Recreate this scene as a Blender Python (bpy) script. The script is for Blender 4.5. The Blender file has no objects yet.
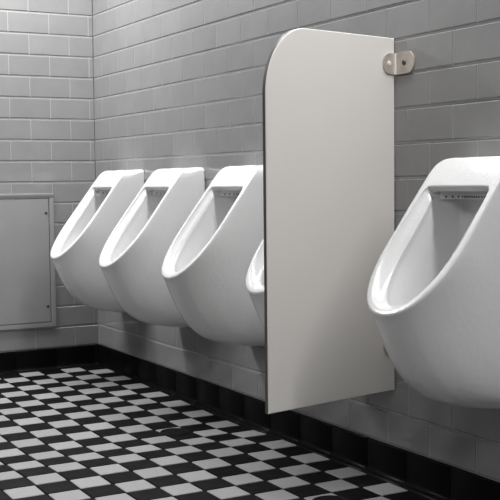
import bpy, math, random
from mathutils import Vector, Matrix
U = 0.1016                      # one tile course (four inches) in metres; geometry below is laid out in courses
random.seed(4)
C = bpy.context.scene.collection

# ------------------------------------------------------------------ helpers
def V(x, y, z): return (x*U, y*U, z*U)

class MB:
    """collects faces (in courses) for one mesh"""
    def __init__(s): s.v = []; s.f = []; s.m = []
    def add(s, vs, fs, mi=0):
        o = len(s.v); s.v += [tuple(p) for p in vs]
        for f in fs: s.f.append(tuple(i+o for i in f)); s.m.append(mi)
    def box(s, a, b, mi=0):
        x0,y0,z0 = a; x1,y1,z1 = b
        s.add([(x0,y0,z0),(x1,y0,z0),(x1,y1,z0),(x0,y1,z0),(x0,y0,z1),(x1,y0,z1),(x1,y1,z1),(x0,y1,z1)],
              [(0,3,2,1),(4,5,6,7),(0,1,5,4),(1,2,6,5),(2,3,7,6),(3,0,4,7)], mi)
    def build(s, name, mats, parent=None, smooth=False, org=(0,0,0)):
        me = bpy.data.meshes.new(name)
        me.from_pydata([V(p[0]-org[0], p[1]-org[1], p[2]-org[2]) for p in s.v], [], s.f)
        if not isinstance(mats, (list, tuple)): mats = [mats]
        for m in mats: me.materials.append(m)
        for p, mi in zip(me.polygons, s.m): p.material_index = mi; p.use_smooth = smooth
        me.update()
        o = bpy.data.objects.new(name, me); C.objects.link(o)
        if parent: o.parent = parent
        else: o.location = V(*org)
        return o

def bevel(o, w, seg=3, angle=40):
    m = o.modifiers.new('bevel', 'BEVEL'); m.width = w*U; m.segments = seg
    m.limit_method = 'ANGLE'; m.angle_limit = math.radians(angle)
    for p in o.data.polygons: p.use_smooth = True
    w_ = o.modifiers.new('wn', 'WEIGHTED_NORMAL'); w_.keep_sharp = False

def tag(o, label=None, cat=None, group=None, kind=None):
    if label: o['label'] = label
    if cat: o['category'] = cat
    if group: o['group'] = group
    if kind: o['kind'] = kind
    return o

def empty(name, loc, rz=0):
    o = bpy.data.objects.new(name, None); C.objects.link(o)
    o.location = V(*loc); o.rotation_euler = (0, 0, rz); o.empty_display_size = .1
    return o

# ------------------------------------------------------------------ materials
def mat(name, col, rough=.4, metal=0, coat=0, bump=0, bscale=30, rvar=0, cvar=0, cscale=8, spec=.5, bdist=.002, tilevar=0):
    m = bpy.data.materials.new(name); m.use_nodes = True
    nt = m.node_tree; b = nt.nodes['Principled BSDF']
    if not isinstance(col, tuple): col = (col, col, col)
    b.inputs['Base Color'].default_value = (*col, 1)
    b.inputs['Roughness'].default_value = rough
    b.inputs['Metallic'].default_value = metal
    b.inputs['Specular IOR Level'].default_value = spec
    if coat: b.inputs['Coat Weight'].default_value = coat; b.inputs['Coat Roughness'].default_value = .05
    tc = nt.nodes.new('ShaderNodeTexCoord')
    def noise(sc, det=4):
        n = nt.nodes.new('ShaderNodeTexNoise'); n.inputs['Scale'].default_value = sc; n.inputs['Detail'].default_value = det
        nt.links.new(tc.outputs['Object'], n.inputs['Vector']); return n
    if bump:
        n = noise(bscale, 2); bp = nt.nodes.new('ShaderNodeBump')
        bp.inputs['Strength'].default_value = bump; bp.inputs['Distance'].default_value = bdist
        nt.links.new(n.outputs['Fac'], bp.inputs['Height']); nt.links.new(bp.outputs['Normal'], b.inputs['Normal'])
    if rvar:
        n = noise(cscale*1.7); mr = nt.nodes.new('ShaderNodeMapRange')
        mr.inputs['From Min'].default_value = .3; mr.inputs['From Max'].default_value = .7
        mr.inputs['To Min'].default_value = max(.02, rough-rvar); mr.inputs['To Max'].default_value = rough+rvar
        nt.links.new(n.outputs['Fac'], mr.inputs['Value']); nt.links.new(mr.outputs['Result'], b.inputs['Roughness'])
    fac = None
    if cvar:
        n = noise(cscale); mr = nt.nodes.new('ShaderNodeMapRange')
        mr.inputs['From Min'].default_value = .3; mr.inputs['From Max'].default_value = .7
        mr.inputs['To Min'].default_value = 1-cvar; mr.inputs['To Max'].default_value = 1+cvar
        nt.links.new(n.outputs['Fac'], mr.inputs['Value']); fac = mr.outputs['Result']
    if tilevar:
        gi = nt.nodes.new('ShaderNodeNewGeometry'); mr = nt.nodes.new('ShaderNodeMapRange')
        mr.inputs['To Min'].default_value = 1-tilevar; mr.inputs['To Max'].default_value = 1+tilevar
        nt.links.new(gi.outputs['Random Per Island'], mr.inputs['Value'])
        if fac:
            mu = nt.nodes.new('ShaderNodeMath'); mu.operation = 'MULTIPLY'
            nt.links.new(fac, mu.inputs[0]); nt.links.new(mr.outputs['Result'], mu.inputs[1]); fac = mu.outputs[0]
        else: fac = mr.outputs['Result']
    if fac:
        mx = nt.nodes.new('ShaderNodeVectorMath'); mx.operation = 'SCALE'
        mx.inputs[0].default_value = col; nt.links.new(fac, mx.inputs['Scale'])
        nt.links.new(mx.outputs[0], b.inputs['Base Color'])
    return m

M = dict(
    tile=mat('grey_glazed_tile', .245, .13, bump=.25, bscale=28, bdist=.0012, cvar=.05, cscale=9, rvar=.04, tilevar=.035),
    grout=mat('pale_grout', .38, .75),
    black_tile=mat('black_glazed_tile', .004, .34, rvar=.05, spec=.06),
    black_grout=mat('black_grout', .004, .8, spec=.1),
    floor_light=mat('pale_floor_tile', .30, .5, cvar=.08, cscale=160, bump=.15, bscale=90, tilevar=.07, bdist=.001),
    floor_black=mat('black_floor_tile', .005, .45, rvar=.08, tilevar=.3, spec=.08),
    ceramic=mat('white_vitreous_china', .71, .18, coat=0, bump=.5, bscale=60, bdist=.0017),
    hole=mat('dark_spray_hole', .05, .6),
    lam=mat('warm_grey_laminate', (.70,.675,.645), .45, cvar=.01, cscale=3),
    edge=mat('dark_laminate_edge', (.11,.10,.095), .5),
    steel=mat('brushed_steel', (.54,.495,.45), .5, .6, rvar=.06, cvar=.12, cscale=45),
    bright=mat('pale_steel_glint', (.85,.83,.80), .35, .3),  # pale steel; the glint on the bracket's fold is put into this colour
    screwdark=mat('dark_screw_head', .06, .4, .6),
    paint=mat('grey_painted_panel', .29, .35, cvar=.04, cscale=7),
    plaster=mat('light_plaster', .4, .8),
    dark=mat('dark_bounce_absorber', .05, .6),  # dark colour added on the unseen walls to soak up bounced light
    drain=mat('dark_cast_drain', .006, .6, 0, spec=.12),
)

# ------------------------------------------------------------------ tiled walls
def tile_slab(mb, a0, a1, z0, z1, fn, g=.014, bv=.036, dep=.035, mi=0, ba=.012):
    """one bevelled tile, fn(a, z, h) -> point; h=0 is the front plane, h<0 into the wall"""
    a0 += g; a1 -= g; z0 += .026; z1 -= .026
    if a1-a0 < .1: return
    vs = [fn(a0,z0,-dep), fn(a1,z0,-dep), fn(a1,z1,-dep), fn(a0,z1,-dep),
          fn(a0+ba,z0+bv,0), fn(a1-ba,z0+bv,0), fn(a1-ba,z1-bv,0), fn(a0+ba,z1-bv,0)]
    mb.add(vs, [(4,5,6,7),(0,1,5,4),(1,2,6,5),(2,3,7,6),(3,0,4,7)], mi)

ZT = 22.0; ZF = -1.05; XF = -34.0; YF = -75.0
L = .9907
def make_wall(name, length, joint, fn, parity):
    mb = MB()
    for k in range(0, 22):
        par = (k+parity) % 2
        # joints at joint + m*L, with m of this parity
        m = -4 + par
        edges = []
        while joint + m*L < length:
            e = joint + m*L
            if e > 0: edges.append(e)
            m += 2
        es = [0.0] + edges + [length]
        for a, b in zip(es[:-1], es[1:]):
            tile_slab(mb, a, b, k, k+1, fn)
        for e in edges:
            mb.add([fn(e-.02,k+.03,-.010), fn(e+.02,k+.03,-.010), fn(e+.02,k+.97,-.010), fn(e-.02,k+.97,-.010)], [(0,1,2,3)], 1)
    # grout bed behind
    mb.add([fn(0,-1.3,-.035), fn(length,-1.3,-.035), fn(length,ZT,-.035), fn(0,ZT,-.035)], [(0,1,2,3)], 1)
    # fix winding towards room: done by recalculation below
    o = mb.build(name, [M['tile'], M['grout']])
    tag(o, kind='structure')
    return o

# right wall: plane x=0; a = -y ; joints y=-26.8286+.9907*m, odd m where k is even
wr = make_wall('wall_right', 75.0, 26.8286 - 27*L, lambda a,z,h: (-h, -a, z), 0)
# left (far) wall: plane y=0; a = -x ; joints x=-(1.2067+m*.9907), even m where k is even
wl = make_wall('wall_left', 34.0, 1.2067, lambda a,z,h: (-a, -h, z), 0)
# plain shell behind the camera (unseen); its walls are coloured dark to cut bounce light
mb = MB(); mb.add([(XF,0,-1.3),(XF,YF,-1.3),(XF,YF,ZT),(XF,0,ZT)], [(0,1,2,3)]); tag(mb.build('wall_opposite', M['dark']), kind='structure')
mb = MB(); mb.add([(0,YF,-1.3),(XF,YF,-1.3),(XF,YF,ZT),(0,YF,ZT)], [(0,3,2,1)]); tag(mb.build('wall_near', M['dark']), kind='structure')
mb = MB(); mb.add([(0,0,ZT),(XF,0,ZT),(XF,YF,ZT),(0,YF,ZT)], [(0,1,2,3)]); tag(mb.build('ceiling', M['plaster']), kind='structure')

# ------------------------------------------------------------------ black base course with a cove foot
def floor_z(y):
    pts = [(-80,.0),(-30,.0),(-24,.0),(-21,.0),(-18.5,.03),(-14.5,-.08),(-9,.0),(-4.5,.06),(0,.10)]
    for (a,za),(b,zb) in zip(pts[:-1], pts[1:]):
        if a <= y <= b:
            t = (y-a)/(b-a); t = t*t*(3-2*t); return ZF + za + (zb-za)*t
    return ZF
prof = [(0.03,.0),(-.02,-.004),(-.05,-.03),(-.055,-.07),(-.055,-.78),(-.075,-.88),(-.12,-.955),(-.19,-.99),(-.26,-1.0),(-.28,-1.2)]
def make_base(name, length, joint, fn, par):
    mb = MB(); m = -4+par; es = [0.0]
    while joint+m*L < length:
        if joint+m*L > .1: es.append(joint+m*L)
        m += 2
    es.append(length)
    for a, b in zip(es[:-1], es[1:]):
        a += .010; b -= .010
        rows = []
        for (aa, inset) in ((a, .02), (a+.03, 0), (b-.03, 0), (b, .02)):
            rows.append([fn(aa, z, -d - inset*(1 if d < 0 else 0)) for d, z in prof])
        vs = [p for r in rows for p in r]; n = len(prof); fs = []
        for i in range(3):
            for j in range(n-1): fs.append((i*n+j, (i+1)*n+j, (i+1)*n+j+1, i*n+j+1))
        mb.add(vs, fs, 0)
    bed = [(d*.6 if d < 0 else d, z) for d, z in prof]
    n = len(bed); mb.add([fn(0,z,-d) for d,z in bed]+[fn(length,z,-d) for d,z in bed], [(j,n+j,n+j+1,j+1) for j in range(n-1)], 1)
    o = mb.build(name, [M['black_tile'], M['black_grout']], smooth=True); tag(o, kind='structure'); return o
# fn(a, z, h): h positive = out from wall
make_base('baseboard_right', 75.0, 26.8286-26*L, lambda a,z,h: (-h, -a, z), 0)
make_base('baseboard_left', 34.0, 1.2067+L, lambda a,z,h: (-a, -h, z), 0)

# ------------------------------------------------------------------ checkerboard floor
S = 1.025; OX = -8.397; OY = -12.92
mb = MB(); g = .022; bv = .012; dp = .02
NI = 7; jmin = -12
xe = OX + S*(NI+1); ye = OY - S*jmin
for i in range(-25, NI+1):
    for j in range(jmin, 60):
        x0, x1 = OX+S*i+g, OX+S*(i+1)-g; y1, y0 = OY-S*j-g, OY-S*(j+1)+g
        if x0 < XF or y0 < YF: continue
        light = (i+j) % 2 == 0
        gg = .012 if light else 0
        x0 += gg; x1 -= gg; y0 += gg; y1 -= gg
        c = .035                                     # clipped corners of the mosaic tiles
        def ring(ins, dz):
            a, b, cc, d = x0+ins, x1-ins, y0+ins, y1-ins
            pts = [(a+c,cc),(b-c,cc),(b-c*.3,cc+c*.3),(b,cc+c),(b,d-c),(b-c*.3,d-c*.3),(b-c,d),(a+c,d),(a+c*.3,d-c*.3),(a,d-c),(a,cc+c),(a+c*.3,cc+c*.3)]
            return [(px, py, floor_z(py)+dz) for px, py in pts]
        n = 12
        vs = ring(0, -dp) + ring(bv, 0)
        mb.add(vs, [tuple(range(n, 2*n))] + [(k, (k+1) % n, n+(k+1) % n, n+k) for k in range(n)], 0 if light else 1)
# black border against the walls and grout bed
ys = [0, -1, -2] + [-y for y in range(3, 76)]
for a, b in zip(ys[:-1], ys[1:]):
    mb.add([(xe+g,a,floor_z(a)),(.1,a,floor_z(a)),(.1,b,floor_z(b)),(xe+g,b,floor_z(b))], [(0,3,2,1)], 1)
    mb.add([(XF,a,floor_z(a)-dp),(.1,a,floor_z(a)-dp),(.1,b,floor_z(b)-dp),(XF,b,floor_z(b)-dp)], [(0,3,2,1)], 2)
mb.add([(XF,.1,floor_z(0)),(xe+g,.1,floor_z(0)),(xe+g,ye+g,floor_z(ye)),(XF,ye+g,floor_z(ye))], [(0,3,2,1)], 1)
tag(mb.build('floor', [M['floor_light'], M['floor_black'], M['black_grout']]), kind='structure')

# ------------------------------------------------------------------ urinal
def catmull(P, n):
    out = []
    Q = [tuple(P[0][i]*2-P[1][i] if i else -P[1][0] for i in range(2))] + list(P)
    Q[0] = (-P[1][0], P[1][1]); Q.append((-P[-2][0], P[-2][1]))        # mirrored across the middle
    for k in range(1, len(Q)-2):
        for s in range(n):
            t = s/n; a, b, c, d = Q[k-1], Q[k], Q[k+1], Q[k+2]
            out.append(tuple(.5*((2*b[i]) + (-a[i]+c[i])*t + (2*a[i]-5*b[i]+4*c[i]-d[i])*t*t + (-a[i]+3*b[i]-3*c[i]+d[i])*t**3) for i in range(2)))
    out.append(P[-1]); return out
def loop(P, n=6):
    h = catmull(P, n); return h + [(-y, z) for y, z in reversed(h[1:-1])]
RIM = [(0,8.52),(.94,8.52),(1.28,8.43),(1.42,8.20),(1.45,7.6),(1.47,6.7),(1.46,6.05),(1.34,5.55),(1.10,5.14),(.80,4.87),(.42,4.71),(0,4.66)]
INN = [(0,7.76),(1.02,7.76),(1.19,7.71),(1.26,7.55),(1.29,7.1),(1.31,6.6),(1.28,6.05),(1.15,5.62),(.93,5.26),(.65,5.01),(.34,4.87),(0,4.82)]
BAK = [(0,8.52),(1.10,8.52),(1.36,8.45),(1.43,8.2),(1.46,7.0),(1.47,5.2),(1.46,3.8),(1.41,2.9),(1.22,2.36),(.84,2.16),(.42,2.11),(0,2.10)]
CAV = [(0,7.68),(.86,7.68),(1.0,7.6),(1.03,7.4),(1.02,6.8),(1.00,6.0),(.97,5.25),(.90,4.6),(.75,4.1),(.53,3.75),(.27,3.58),(0,3.53)]
BL = [0,0,0,0,0,.03,.12,.35,.62,.84,.96,1]
BLC = [0,0,.01,.03,.07,.13,.23,.38,.57,.77,.93,1]
def blend_loop(n=6, BL=BL):
    h = []
    for k in range(len(BL)-1):
        for s in range(n): t = s/n; h.append(BL[k]*(1-t)+BL[k+1]*t)
    h.append(BL[-1]); return h + list(reversed(h[1:-1]))
def rimx(z):                    # the sloping front plane, slightly bowed towards the lip
    t = (8.35-z)/3.8
    return -(.98 + .77*(8.35-z)) + .02*math.sin(max(0,min(1,t))*math.pi)
NRM = Vector((-.792, 0, .610))
def bez(a, b, c, d, t): return a*(1-t)**3 + b*3*t*(1-t)**2 + c*3*t*t*(1-t) + d*t**3
def urinal_mesh():
    O = [Vector((rimx(z), y, z)) for y, z in loop(RIM)]
    I = [Vector((rimx(z), y, z)) for y, z in loop(INN)]
    B = [Vector((0, y, z)) for y, z in loop(BAK)]
    K = [Vector((-.42, y, z)) for y, z in loop(CAV)]
    W = blend_loop(); WC = blend_loop(6, BLC); n = len(O); rings = []
    inw = [(i-o).normalized() for o, i in zip(O, I)]
    r = .08
    start = [o - NRM*r for o in O]
    NT = 26
    for k in range(NT, -1, -1):
        t = k/NT; ring = []
        for p, q, w in zip(start, B, W):
            dx = q.x-p.x; dz = p.z-q.z
            c1 = p + Vector((dx*.55*(1-w) + dx*.18*w, 0, -dz*.74*w - (1-w)*dz*.15))
            c2 = q - Vector((dx*(.50+.20*w), 0, 0))
            ring.append(bez(p, c1, c2, q, t))
        rings.append(ring)
    for a in (25, 50, 75, 90):
        a = math.radians(a); rings.append([o - NRM*r*(1-math.sin(a)) + d*r*(1-math.cos(a)) for o, d in zip(O, inw)])
    r2 = .04
    rings.append([i - d*r2*1.8 for i, d in zip(I, inw)])
    for a in (0, 30, 60, 90):
        a = math.radians(a); rings.append([i - d*r2*(1-math.sin(a)) - NRM*r2*(1-math.cos(a)) for i, d in zip(I, inw)])
    # inner ledge, then the cavity
    inn = []
    for k in range(n):
        t = (I[(k+1) % n] - I[k-1]).normalized(); v = NRM.cross(t).normalized()
        if v.dot(Vector((rimx(6.3), 0, 6.3)) - I[k]) < 0: v = -v
        inn.append(v)
    inw = inn
    LW = [(.0,.10),(.0,.10),(.10,.10),(.24,.14),(.31,.17),(.34,.18),(.34,.18),(.32,.18),(.28,.17),(.24,.16),(.21,.15),(.20,.15)]
    lw = []
    for k in range(11):
        for m in range(6): t = m/6; lw.append(tuple(LW[k][c]*(1-t)+LW[k+1][c]*t for c in (0,1)))
    lw.append(LW[-1]); lw = lw + list(reversed(lw[1:-1]))
    s2 = [i - NRM*(.05+q[1]*.5) + d*q[0]*.55 for i, d, q in zip(I, inw, lw)]; rings.append(s2)
    s3 = [i - NRM*(.05+q[1]*.95) + d*q[0]*.97 for i, d, q in zip(I, inw, lw)]; rings.append(s3)
    s3b = [i - NRM*(.08+q[1]) + d*q[0] for i, d, q in zip(I, inw, lw)]; rings.append(s3b)
    s4 = [i - NRM*(.16+q[1]) + d*(q[0]-.03) for i, d, q in zip(I, inw, lw)]; rings.append(s4)
    for k in range(1, 19):
        t = k/18; ring = []
        for p, q, w in zip(s4, K, WC):
            dx = q.x-p.x; dz = p.z-q.z
            c1 = p + Vector((dx*.5*(1-w), 0, -dz*.6*w))
            c2 = q - Vector((dx*.45, 0, 0))
            ring.append(bez(p, c1, c2, q, t))
        rings.append(ring)
    cen = Vector((-.34, 0, 5.9))
    for f in (.95, .85, .6, .3):
        rings.append([Vector((-.42+.08*min(1,(1-f)*6), cen.y+(q.y-cen.y)*f, cen.z+(q.z-cen.z)*f)) for q in K])
    vs = [p for rg in rings for p in rg]; fs = []
    for a in range(len(rings)-1):
        for b in range(n): fs.append((a*n+b, a*n+(b+1) % n, (a+1)*n+(b+1) % n, (a+1)*n+b))
    vs.append(cen); e = (len(rings)-1)*n
    for b in range(n): fs.append((e+b, e+(b+1) % n, len(vs)-1))
    fs.append(tuple(reversed(range(n))))            # back face against the wall
    mb = MB(); mb.add(vs, fs); return mb

def spray_mesh():
    """the flushing rim: a curved lip under the cavity's roof, pierced by a row of small holes"""
    mb = MB(); path = []
    for k in range(25):
        t = k/24; a = (t-.5)*2
        y = .99*a; x = -.50 - .62*max(0, abs(a)-.72)**1.5*6
        path.append((x, y))
    prof = [(0.12, 7.74), (-.06, 7.74), (-.12, 7.52), (-.10, 7.44), (-.04, 7.42), (.12, 7.44)]
    vs = []; n = len(prof)
    for x, y in path:
        for d, z in prof: vs.append((x+d, y, z))
    mb.add(vs, [(i*n+j, (i+1)*n+j, (i+1)*n+(j+1) % n, i*n+(j+1) % n) for i in range(len(path)-1) for j in range(n)] + [tuple(range(n)), tuple(reversed(range((len(path)-1)*n, len(path)*n)))])
    for k in range(25):                             # holes along the lower edge
        a = (k-12)/12; a = .95*math.copysign(abs(a)**.85, a); y = .99*a; x = -.50 - .62*max(0, abs(a)-.72)**1.5*6 - .115
        z = 7.485; r = .028; N = 10
        ring = [(x-.006, y+r*math.cos(2*math.pi*i/N), z+r*math.sin(2*math.pi*i/N)) for i in range(N)]
        back = [(x+.03, p[1], p[2]) for p in ring]
        mb.add(ring+back, [tuple(range(N))]+[(i, (i+1) % N, N+(i+1) % N, N+i) for i in range(N)], 1)
    return mb

proto = empty('urinal', (0, 0, 0))
mb = urinal_mesh(); body = mb.build('bowl', M['ceramic'], proto, smooth=True)
mb = spray_mesh(); spray = mb.build('flush_rim', [M['ceramic'], M['hole']], proto, smooth=False)
centres = [-28.72, -22.45, -16.38, -10.42, -4.52]
labels = ['white wall-hung urinal alone right of the grey partition, nearest and largest',
          'white urinal mostly hidden behind the grey partition, only its lip showing',
          'white wall-hung urinal just left of the partition, third out from the corner',
          'white wall-hung urinal second from the corner, between two fully seen urinals',
          'smallest and farthest white urinal, next to the room corner and access panel']
for i, (cy, lb) in enumerate(zip(centres, labels)):
    if i == 0: r = proto
    else:
        r = proto.copy(); C.objects.link(r)
        for ch in (body, spray):
            c = ch.copy(); C.objects.link(c); c.parent = r
    r.location = V(0, cy, 0)
    tag(r, lb, 'urinal', 'wall-hung urinals in a row on the right wall')

# ------------------------------------------------------------------ privacy partition
ANG = math.atan2(.1909, .9816)
part = empty('privacy_partition', (0, -24.25, 1.72), 0)
tag(part, 'warm grey privacy partition panel with rounded top corner, fixed between urinals on the tiled wall', 'partition')
dx, dy = -math.cos(ANG), -math.sin(ANG)               # outwards from the wall along the panel
nx, ny = -dy, dx                                       # panel normal; near face is +n*0
if ny > 0: nx, ny = -nx, -ny                           # n points to the camera side (-y)
W_, H_, T_ = 5.01, 10.33, .15
pts = [(.02, 0), (W_, 0)]
Rx, Ry = 1.45, 1.85
for k in range(0, 25):
    a = math.pi/2*k/24; pts.append((W_-Rx+Rx*math.cos(a), H_-Ry+Ry*math.sin(a)))
pts.append((.02, H_))
def pp(s, z, h): return (dx*s + nx*h, dy*s + ny*h, z)
mb = MB(); n = len(pts)
bvl = .02
cs, cz = W_/2, H_/2
def ins(p, d):
    return (p[0] + (d if p[0] < cs else -d), p[1] + (d if p[1] < cz else -d))
rA = [pp(*ins(p, bvl), 0) for p in pts]; rB = [pp(*p, -bvl) for p in pts]
rC = [pp(*p, -T_+bvl) for p in pts]; rD = [pp(*ins(p, bvl), -T_) for p in pts]
vs = rA+rB+rC+rD
mb.add(vs, [tuple(range(n)), tuple(reversed(range(3*n, 4*n)))] , 0)
mb.add(vs, [(i, n+i, n+(i+1) % n, (i+1) % n) for i in range(n)] + [(2*n+i, 3*n+i, 3*n+(i+1) % n, 2*n+(i+1) % n) for i in range(n)], 0)
mb.add(vs, [(n+i, 2*n+i, 2*n+(i+1) % n, n+(i+1) % n) for i in range(n)], 1)
mb.build('panel', [M['lam'], M['edge']], part)

def stadium(w, h, n=10):
    """outline: straight side at u=0, rounded far end at u=w"""
    r = .27; P = [(0, -h/2)]
    for k in range(n+1): a = -math.pi/2 + math.pi*k/n; P.append((w-r+r*math.cos(a), r*math.sin(a) + (h/2-r)*(1 if a > 0 else -1 if a < 0 else 0)))
    P.append((0, h/2)); return P
def bracket(zc):
    t = .05
    wall_dir = Vector((0, -1, 0)); wn = Vector((-1, 0, 0))
    pd = Vector((dx, dy, 0)); pn = Vector((nx, ny, 0))
    mb = MB()
    def flange(o, d, nn, w, h):
        P = stadium(w, h); k = len(P)
        f = [o + d*p[0] + Vector((0,0,p[1])) + nn*t for p in P]; b = [o + d*p[0] + Vector((0,0,p[1])) + nn*.002 for p in P]
        mb.add(f+b, [tuple(range(k)), tuple(reversed(range(k, 2*k)))] + [(i, k+i, k+(i+1) % k, (i+1) % k) for i in range(k)])
    corner = Vector((0, -.0, zc)) + pn*0
    flange(corner + pd*.04, pd, pn, .50, .60)
    flange(corner + wall_dir*.05, wall_dir, wn, .88, .62)
    b = mb.build('bracket', M['steel'], part)
    b['label'] = 'brushed steel corner bracket'
    # folded corner with its glint put into the pale colour, screws
    mb = MB(); c0 = corner + wall_dir*.085 + wn*.055
    mb.box((c0.x-.04, c0.y-.045, zc-.305), (c0.x+.05, c0.y+.045, zc+.305)); mb.build('bracket_fold', M['bright'], b)
    for (o, d, nn, m, rr) in ((corner + pd*.30 + pn*t, pd, pn, 'bright', .075), (corner + wall_dir*.50 + wn*t, wall_dir, wn, 'screwdark', .085)):
        mb = MB(); N = 16
        for (r0, h0, r1, h1) in ((rr, 0, rr*.8, .03), (rr*.8, .03, 0.001, .035)):
            A = [o + nn*h0 + (d*math.cos(2*math.pi*i/N) + Vector((0,0,math.sin(2*math.pi*i/N))))*r0 for i in range(N)]
            Bq = [o + nn*h1 + (d*math.cos(2*math.pi*i/N) + Vector((0,0,math.sin(2*math.pi*i/N))))*r1 for i in range(N)]
            mb.add(A+Bq, [(i, (i+1) % N, N+(i+1) % N, N+i) for i in range(N)])
        mb.build('screw', M[m], b)
bracket(11.30-1.72)
bracket(3.12-1.72)

# ------------------------------------------------------------------ access panel on the far wall
ap = empty('access_panel', (-5.3, 0, 1.05))
tag(ap, 'square grey metal access panel with screwed door, set flat on the far tiled wall', 'panel')
x0, x1, z0, z1 = -3.2, 3.12, 0, 6.42
mb = MB(); fw = .22
for a, b in (((x0,-.09,z0),(x1,0,z0+fw)), ((x0,-.09,z1-fw),(x1,0,z1)), ((x0,-.09,z0+fw),(x0+fw,0,z1-fw)), ((x1-fw,-.09,z0+fw),(x1,0,z1-fw))): mb.box(a, b)
o = mb.build('frame', M['paint'], ap); bevel(o, .02, 2)
mb = MB(); mb.box((x0+fw+.03,-.075,z0+fw+.03), (x1-fw-.03,-.01,z1-fw-.03)); d = mb.build('door', M['paint'], ap); bevel(d, .025, 2)
for sx in (-2.8, 2.73):
    for sz in (1.0, 5.48):
        mb = MB(); N = 12
        A = [(sx+.07*math.cos(2*math.pi*i/N), -.075, sz+.07*math.sin(2*math.pi*i/N)) for i in range(N)]
        B_ = [(sx+.05*math.cos(2*math.pi*i/N), -.10, sz+.05*math.sin(2*math.pi*i/N)) for i in range(N)]
        mb.add(A+B_, [(i, N+i, N+(i+1) % N, (i+1) % N) for i in range(N)] + [tuple(range(N, 2*N))])
        mb.build('screw', M['screwdark'], d)

# ------------------------------------------------------------------ floor drains
dlab = ['round dark drain cover in the chequered floor beneath the second and third urinals',
        'round dark drain cover at the bottom edge of the picture, below the partition']
def make_drain():
    r = empty('floor_drain', (0,0,0))
    mb = MB(); N = 40; R = .56
    for (a, za, b, zb) in ((R, 0, R-.02, .035), (R-.02, .035, R-.10, .04), (R-.10, .04, R-.12, .022)):
        A = [(a*math.cos(2*math.pi*i/N), a*math.sin(2*math.pi*i/N), za) for i in range(N)]
        B_ = [(b*math.cos(2*math.pi*i/N), b*math.sin(2*math.pi*i/N), zb) for i in range(N)]
        mb.add(A+B_, [(i, (i+1) % N, N+(i+1) % N, N+i) for i in range(N)])
    A = [((R-.12)*math.cos(2*math.pi*i/N), (R-.12)*math.sin(2*math.pi*i/N), .022) for i in range(N)]
    mb.add(A, [tuple(range(N))]); mb.build('rim', M['drain'], r)
    mb = MB()
    for k in range(-3, 4):
        h = math.sqrt(.42**2-(k*.12)**2); mb.box((k*.12-.03, -h, .018), (k*.12+.03, h, .038))
    mb.build('grate', M['drain'], r); return r
d0 = make_drain()
for i, (x, y) in enumerate(((-2.78, -14.72), (-2.80, -25.0))):
    if i == 0: r = d0
    else:
        r = d0.copy(); C.objects.link(r)
        for ch in [c for c in bpy.data.objects if c.parent == d0]:
            c = ch.copy(); C.objects.link(c); c.parent = r
    r.location = V(x, y, floor_z(y)+.002); tag(r, dlab[i], 'drain', 'round floor drains')

# normals outwards where windings differ
import bmesh
for nm in ('wall_right', 'wall_left'):
    me = bpy.data.objects[nm].data
    inward = Vector((-1,0,0)) if nm == 'wall_right' else Vector((0,-1,0))
    bm = bmesh.new(); bm.from_mesh(me)
    for f in bm.faces:
        if f.normal.dot(inward) < 0: f.normal_flip()
    bm.to_mesh(me); bm.free()
for o in bpy.data.objects:
    if o.type == 'MESH' and o.get('kind') != 'structure' and o.data.users <= 5:
        bm = bmesh.new(); bm.from_mesh(o.data); bmesh.ops.remove_doubles(bm, verts=bm.verts, dist=1e-6)
        bmesh.ops.recalc_face_normals(bm, faces=bm.faces); bm.to_mesh(o.data); bm.free()

# ------------------------------------------------------------------ light
def area(name, loc, sx, sy, power, col=(1,1,1)):
    l = bpy.data.lights.new(name, 'AREA'); l.shape = 'RECTANGLE'; l.size = sx*U; l.size_y = sy*U; l.energy = power; l.color = col
    o = bpy.data.objects.new(name, l); C.objects.link(o); o.location = V(*loc); return o
area('ceiling_lamp', (-1.8, -31, 21.8), 1.8, 58, 84)
area('ceiling_lamp', (-15, -3.6, 21.8), 20, 2.4, 60)
area('ceiling_lamp', (-22, -44, 21.8), 6, 16, 32)
w = bpy.data.worlds.new('world'); bpy.context.scene.world = w; w.use_nodes = True
w.node_tree.nodes['Background'].inputs['Color'].default_value = (.5,.5,.5,1); w.node_tree.nodes['Background'].inputs['Strength'].default_value = .2

# ------------------------------------------------------------------ camera (solved from the tile courses)
cam = bpy.data.cameras.new('camera'); co = bpy.data.objects.new('camera', cam); C.objects.link(co)
cam.sensor_width = 36; cam.lens = 1078.7/500*36; cam.clip_start = .01
R = Vector((0.87305901, -0.4875041, -0.01037892)); Up = Vector((0.03993407, 0.05027096, 0.99793692)); F = Vector((0.48597658, 0.87167229, -0.06335754))
mw = Matrix(((R.x, Up.x, -F.x, -19.1838*U), (R.y, Up.y, -F.y, -49.8677*U), (R.z, Up.z, -F.z, 7.9351*U), (0,0,0,1)))
co.matrix_world = mw
sc = bpy.context.scene; sc.camera = co
sc.view_settings.view_transform = 'Standard'; sc.view_settings.look = 'None'; sc.view_settings.gamma = 1; sc.view_settings.use_curve_mapping = False
sc.view_settings.exposure = 0
